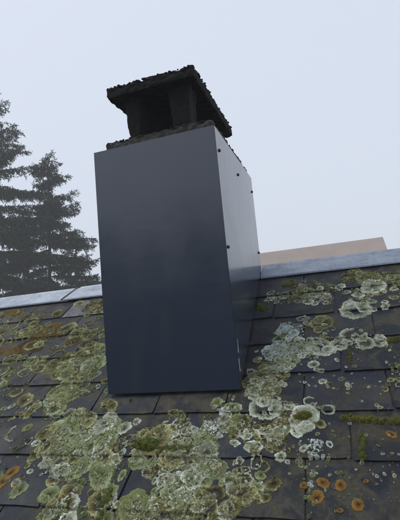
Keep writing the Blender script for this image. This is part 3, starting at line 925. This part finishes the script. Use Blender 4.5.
cushion([(258, 303), (262, 309), (268, 306)], M_MOSS, 'dark green moss patch on slates against the chimney side', .006, .013, 36, hmax=.006)
cushion([(100, 506), (112, 490), (96, 520)], M_MOSS, 'olive green moss between crusts low on the roof', .006, .013, 26, hmax=.008)

# ------------------------------------------------------------------ spruces behind the ridge
def spruce(name, label, base, height, spread, seed, group=None, dens=1.0, sprig=1.25, droop=.70, power=.64, low=.10):
    r = random.Random(seed); rs = np.random.RandomState(seed)
    root = empty(name, base, label=label, category='tree')
    if group: root['group'] = group
    mb = MB()
    # trunk, gently leaning
    n = 9; rings = 14
    def axis(z): return Vector((.12 * math.sin(z * .35 + seed), .12 * math.cos(z * .3 + seed), z))
    v = []; f = []
    for j in range(rings + 1):
        z = height * j / rings; rr = (.011 * height) * (1 - j / rings) ** .9 + .012
        c = axis(z)
        for i in range(n):
            a = 2 * math.pi * i / n; v.append((c.x + rr * math.cos(a), c.y + rr * math.sin(a), z))
    for j in range(rings):
        for i in range(n):
            f.append((j * n + i, j * n + (i + 1) % n, (j + 1) * n + (i + 1) % n, (j + 1) * n + i))
    mb.add(v, f)
    tw_p = []; tw_d = []; tw_l = []
    z = height * low
    while z < height - .15:
        u = z / height
        for b_ in range(r.randint(4, 6)):
            az = r.uniform(0, 6.283)
            if r.random() < .05 + .13 * (math.sin(z * 2.3 + az * 2 + seed) > .45): continue
            L = spread * (1 - u) ** power * r.uniform(.5, 1.2) + .12
            zz = z + r.uniform(-.32, .32)
            up = .55 * u ** 1.5 - .12 + r.uniform(-.10, .12)
            c = axis(zz); m_ = 8; prev = None
            for q in range(m_ + 1):
                t = q / m_
                rad = L * t
                hz = L * (up * t - droop * t * t * (1 - .6 * u) + .22 * t ** 3)
                azz = az + .12 * math.sin(t * 3 + b_)
                p = Vector((c.x + rad * math.cos(azz), c.y + rad * math.sin(azz), zz + hz))
                if prev is not None:
                    dvec = (p - prev); ln = dvec.length; dn = dvec.normalized()
                    side = dn.cross(Vector((0, 0, 1))).normalized(); upv = side.cross(dn)
                    r0 = (.010 + .012 * L) * (1 - (q - 1) / m_) + .004; r1 = (.010 + .012 * L) * (1 - t) + .004
                    vv = []
                    for (pp, rr) in ((prev, r0), (p, r1)):
                        for k3 in range(3):
                            a = 2.094 * k3; vv.append(pp + side * math.cos(a) * rr + upv * math.sin(a) * rr)
                    mb.add(vv, [(0, 1, 4, 3), (1, 2, 5, 4), (2, 0, 3, 5)])
                    nb = max(1, int(ln / .05 * dens))
                    for e in range(nb):
                        g_ = (e + r.random()) / nb; tt = (q - 1 + g_) / m_
                        if tt < .03: continue
                        bl = (.11 + .30 * L * .45 * math.sin(math.pi * min(1, tt * .82 + .10))) * r.uniform(.5, 1.2)
                        sgn = r.choice((-1, 1))
                        dd = dn * r.uniform(.35, .9) + side * sgn * r.uniform(.3, 1.0) + Vector((0, 0, -1)) * r.uniform(.0, .85)
                        tw_p.append(prev.lerp(p, g_)); tw_d.append(dd.normalized()); tw_l.append(bl)
                prev = p
        z += r.uniform(.24, .40) * (1 if u < .8 else .7)
    for i in range(26):                                     # the leader
        zz = height - r.uniform(0, .7); a = r.uniform(0, 6.28)
        tw_p.append(axis(zz)); tw_d.append(Vector((math.cos(a) * .7, math.sin(a) * .7, .5)).normalized()); tw_l.append(.10 + .25 * (height - zz))
    new_obj('trunk', mb.mesh('trunk', M_BARK), root)
    Pp = np.array(tw_p); Dd = np.array(tw_d); Ll = np.array(tw_l)
    # sprigs along every twig, hanging a little
    per = np.maximum(4, (Ll / .019 * dens).astype(int))
    idx = np.repeat(np.arange(len(Ll)), per)
    t = rs.rand(len(idx))
    pos = Pp[idx] + Dd[idx] * (Ll[idx] * t)[:, None]
    pos[:, 2] -= .35 * Ll[idx] * t ** 2
    d = Dd[idx] * .7 + rs.normal(0, .55, (len(idx), 3)); d[:, 2] -= .25
    d /= np.linalg.norm(d, axis=1)[:, None]
    s_ = np.cross(d, rs.normal(0, 1, (len(idx), 3))); s_ /= np.linalg.norm(s_, axis=1)[:, None]
    ln = rs.uniform(.07, .15, len(idx)) * sprig; wd = rs.uniform(.009, .018, len(idx)) * sprig
    a = pos; b = pos + d * (ln * .55)[:, None] + s_ * wd[:, None]; c = pos + d * ln[:, None]; e = pos + d * (ln * .5)[:, None] - s_ * wd[:, None]
    V = np.stack([a, b, c, e], 1).reshape(-1, 3)
    F = np.arange(len(V)).reshape(-1, 4)
    tone = np.repeat(np.clip(rs.rand(len(idx)) * .6 + .4 * rs.rand(len(Ll))[idx], 0, 1), 4)
    new_obj('crown', np_mesh('crown', V, F, M_NEEDLE, False, {'tone': tone}), root)
    return len(F)
def tree_at(px, py, dist):
    """tree whose tip shows at this pixel, at a depth chosen for a likely height"""
    d = ray(px, py); p = CAM + d / d[1] * (dist - CAM[1])
    return (p[0], p[1], GROUND), p[2] - GROUND
TREES = [
    (-13, 100, 12.0, 'spruce_tree', 'tallest dark spruce with drooping boughs beyond the ridge', 4.7, 21, 1.3),
    (44, 157, 12.8, 'spruce_tree', 'mid height dark spruce leaning against the tallest spruce', 3.5, 22, 1.35),
    (71, 231, 11.5, 'spruce_tree', 'lower bushy spruce beside the clad chimney behind the ridge', 2.25, 23, 1.3),
    (24, 215, 15.0, 'spruce_tree', 'low greyish spruce half hidden behind the darker spruces', 3.6, 24, .55),
    (97, 275, 19.0, 'spruce_tree', 'small faint spruce top just left of the clad chimney', 1.8, 25, .9),
]
for (px, py, dist, nm, lab, spread, seed, dens) in TREES:
    b, ht = tree_at(px, py, dist)
    nq = spruce(nm, lab, b, ht, spread, seed, None, dens)
    print('tree', nq, 'height', round(ht, 1))

# unseen wood, added to darken the reflection in the casing's lower half
def added_woodland():
    rs = np.random.RandomState(77); VV = []; TT = []
    for k in range(50):
        bx, by = -50 + (k // 2) * 2.6 + rs.uniform(-1, 1), -19 - 6 * (k % 2) - rs.uniform(0, 6)
        ht = rs.uniform(7.0, 11.5) + 2.5 * (k % 2); n = 3000
        z = ht * (.06 + .94 * rs.rand(n) ** 1.25); a = rs.uniform(0, 6.283, n)
        rad = 2.6 * (1 - z / ht) ** .75 * np.sqrt(rs.rand(n)) + .05
        p = np.stack([bx + rad * np.cos(a), by + rad * np.sin(a), GROUND + z - rad * .25], 1)
        d = np.stack([np.cos(a), np.sin(a), -.35 + .3 * rs.normal(size=n)], 1); d /= np.linalg.norm(d, axis=1)[:, None]
        s_ = np.cross(d, rs.normal(size=(n, 3))); s_ /= np.linalg.norm(s_, axis=1)[:, None]
        ln = rs.uniform(.35, .8, n)[:, None]
        VV.append(np.stack([p, p + d * ln * .5 + s_ * .13, p + d * ln, p + d * ln * .5 - s_ * .13], 1).reshape(-1, 3)); TT.append(np.repeat(rs.rand(n), 4))
    V = np.concatenate(VV); new_obj('added_woodland', np_mesh('added_woodland', V, np.arange(len(V)).reshape(-1, 4), M_NEEDLE, False, {'tone': np.concatenate(TT)}),
        kind='stuff', label='unseen conifer wood added to darken the reflection in the metal casing', category='added_woodland')
added_woodland()

# ------------------------------------------------------------------ neighbour's house with the tan roof
def neighbour():
    yr = 14.0
    zt = CAM[2] + .139 * (yr - CAM[1])
    xa, xb = -6.2, CAM[0] + ray(383, 238)[0] / ray(383, 238)[1] * (yr - CAM[1])
    root = empty('neighbour_house', ((xa + xb) / 2, yr, GROUND), label='neighbouring house with plain tan pitched roof beyond the ridge', category='house')
    cx = (xa + xb) / 2; half = 3.6; tp = math.tan(math.radians(36))
    hx = (xb - xa) / 2; top = zt - GROUND; ez = top - half * tp
    mb = MB()
    mb.prism([(-hx + .25, -half + .3, 0), (-hx + .25, half - .3, 0), (-hx + .25, half - .3, ez + .05), (-hx + .25, 0, top - .25), (-hx + .25, -half + .3, ez + .05)], (2 * hx - .5, 0, 0))
    new_obj('wall', mb.mesh('wall', M_RENDER), root)
    mb = MB()
    for sg in (-1, 1):
        nc = 1                                            # shallow tile courses
        for i in range(nc):
            t0, t1 = i / nc, (i + 1) / nc
            y0, y1 = sg * half * t0, sg * half * t1
            z0, z1 = top - half * t0 * tp, top - half * t1 * tp + .008
            mb.prism([(-hx, y0, z0 - .006), (-hx, y1, z1), (-hx, y1, z1 - .09), (-hx, y0, z0 - .10)], (2 * hx, 0, 0))
    new_obj('roof', mb.mesh('roof', M_TAN), root)
    mb = MB()
    for x0_ in (-2.6, -.6, 1.4):
        mb.box(x0_, x0_ + 1.0, -half + .27, -half + .298, 1.0, 2.3)
        m_ = new_obj('window', mesh('window', [tuple(q) for q in mb.v[-8:]], [(0,3,2,1),(4,5,6,7),(0,1,5,4),(1,2,6,5),(2,3,7,6),(3,0,4,7)], M_WOODTRIM), root)
neighbour()

# ------------------------------------------------------------------ the fog
def haze():
    mb = MB(); mb.box(-72, 72, -42, 72, GROUND - 1.0, 13.5)
    m = bpy.data.materials.new('fog'); m.use_nodes = True; nt = m.node_tree
    for n in list(nt.nodes): nt.nodes.remove(n)
    o = nt.nodes.new('ShaderNodeOutputMaterial'); v = nt.nodes.new('ShaderNodeVolumePrincipled')
    v.inputs['Color'].default_value = (0.97, 0.98, 0.995, 1); v.inputs['Density'].default_value = .0060
    v.inputs['Anisotropy'].default_value = 0.0
    nt.links.new(v.outputs[0], o.inputs['Volume'])
    new_obj('haze', mb.mesh('haze', m), kind='stuff', label='thin even fog over the whole place', category='fog')
haze()
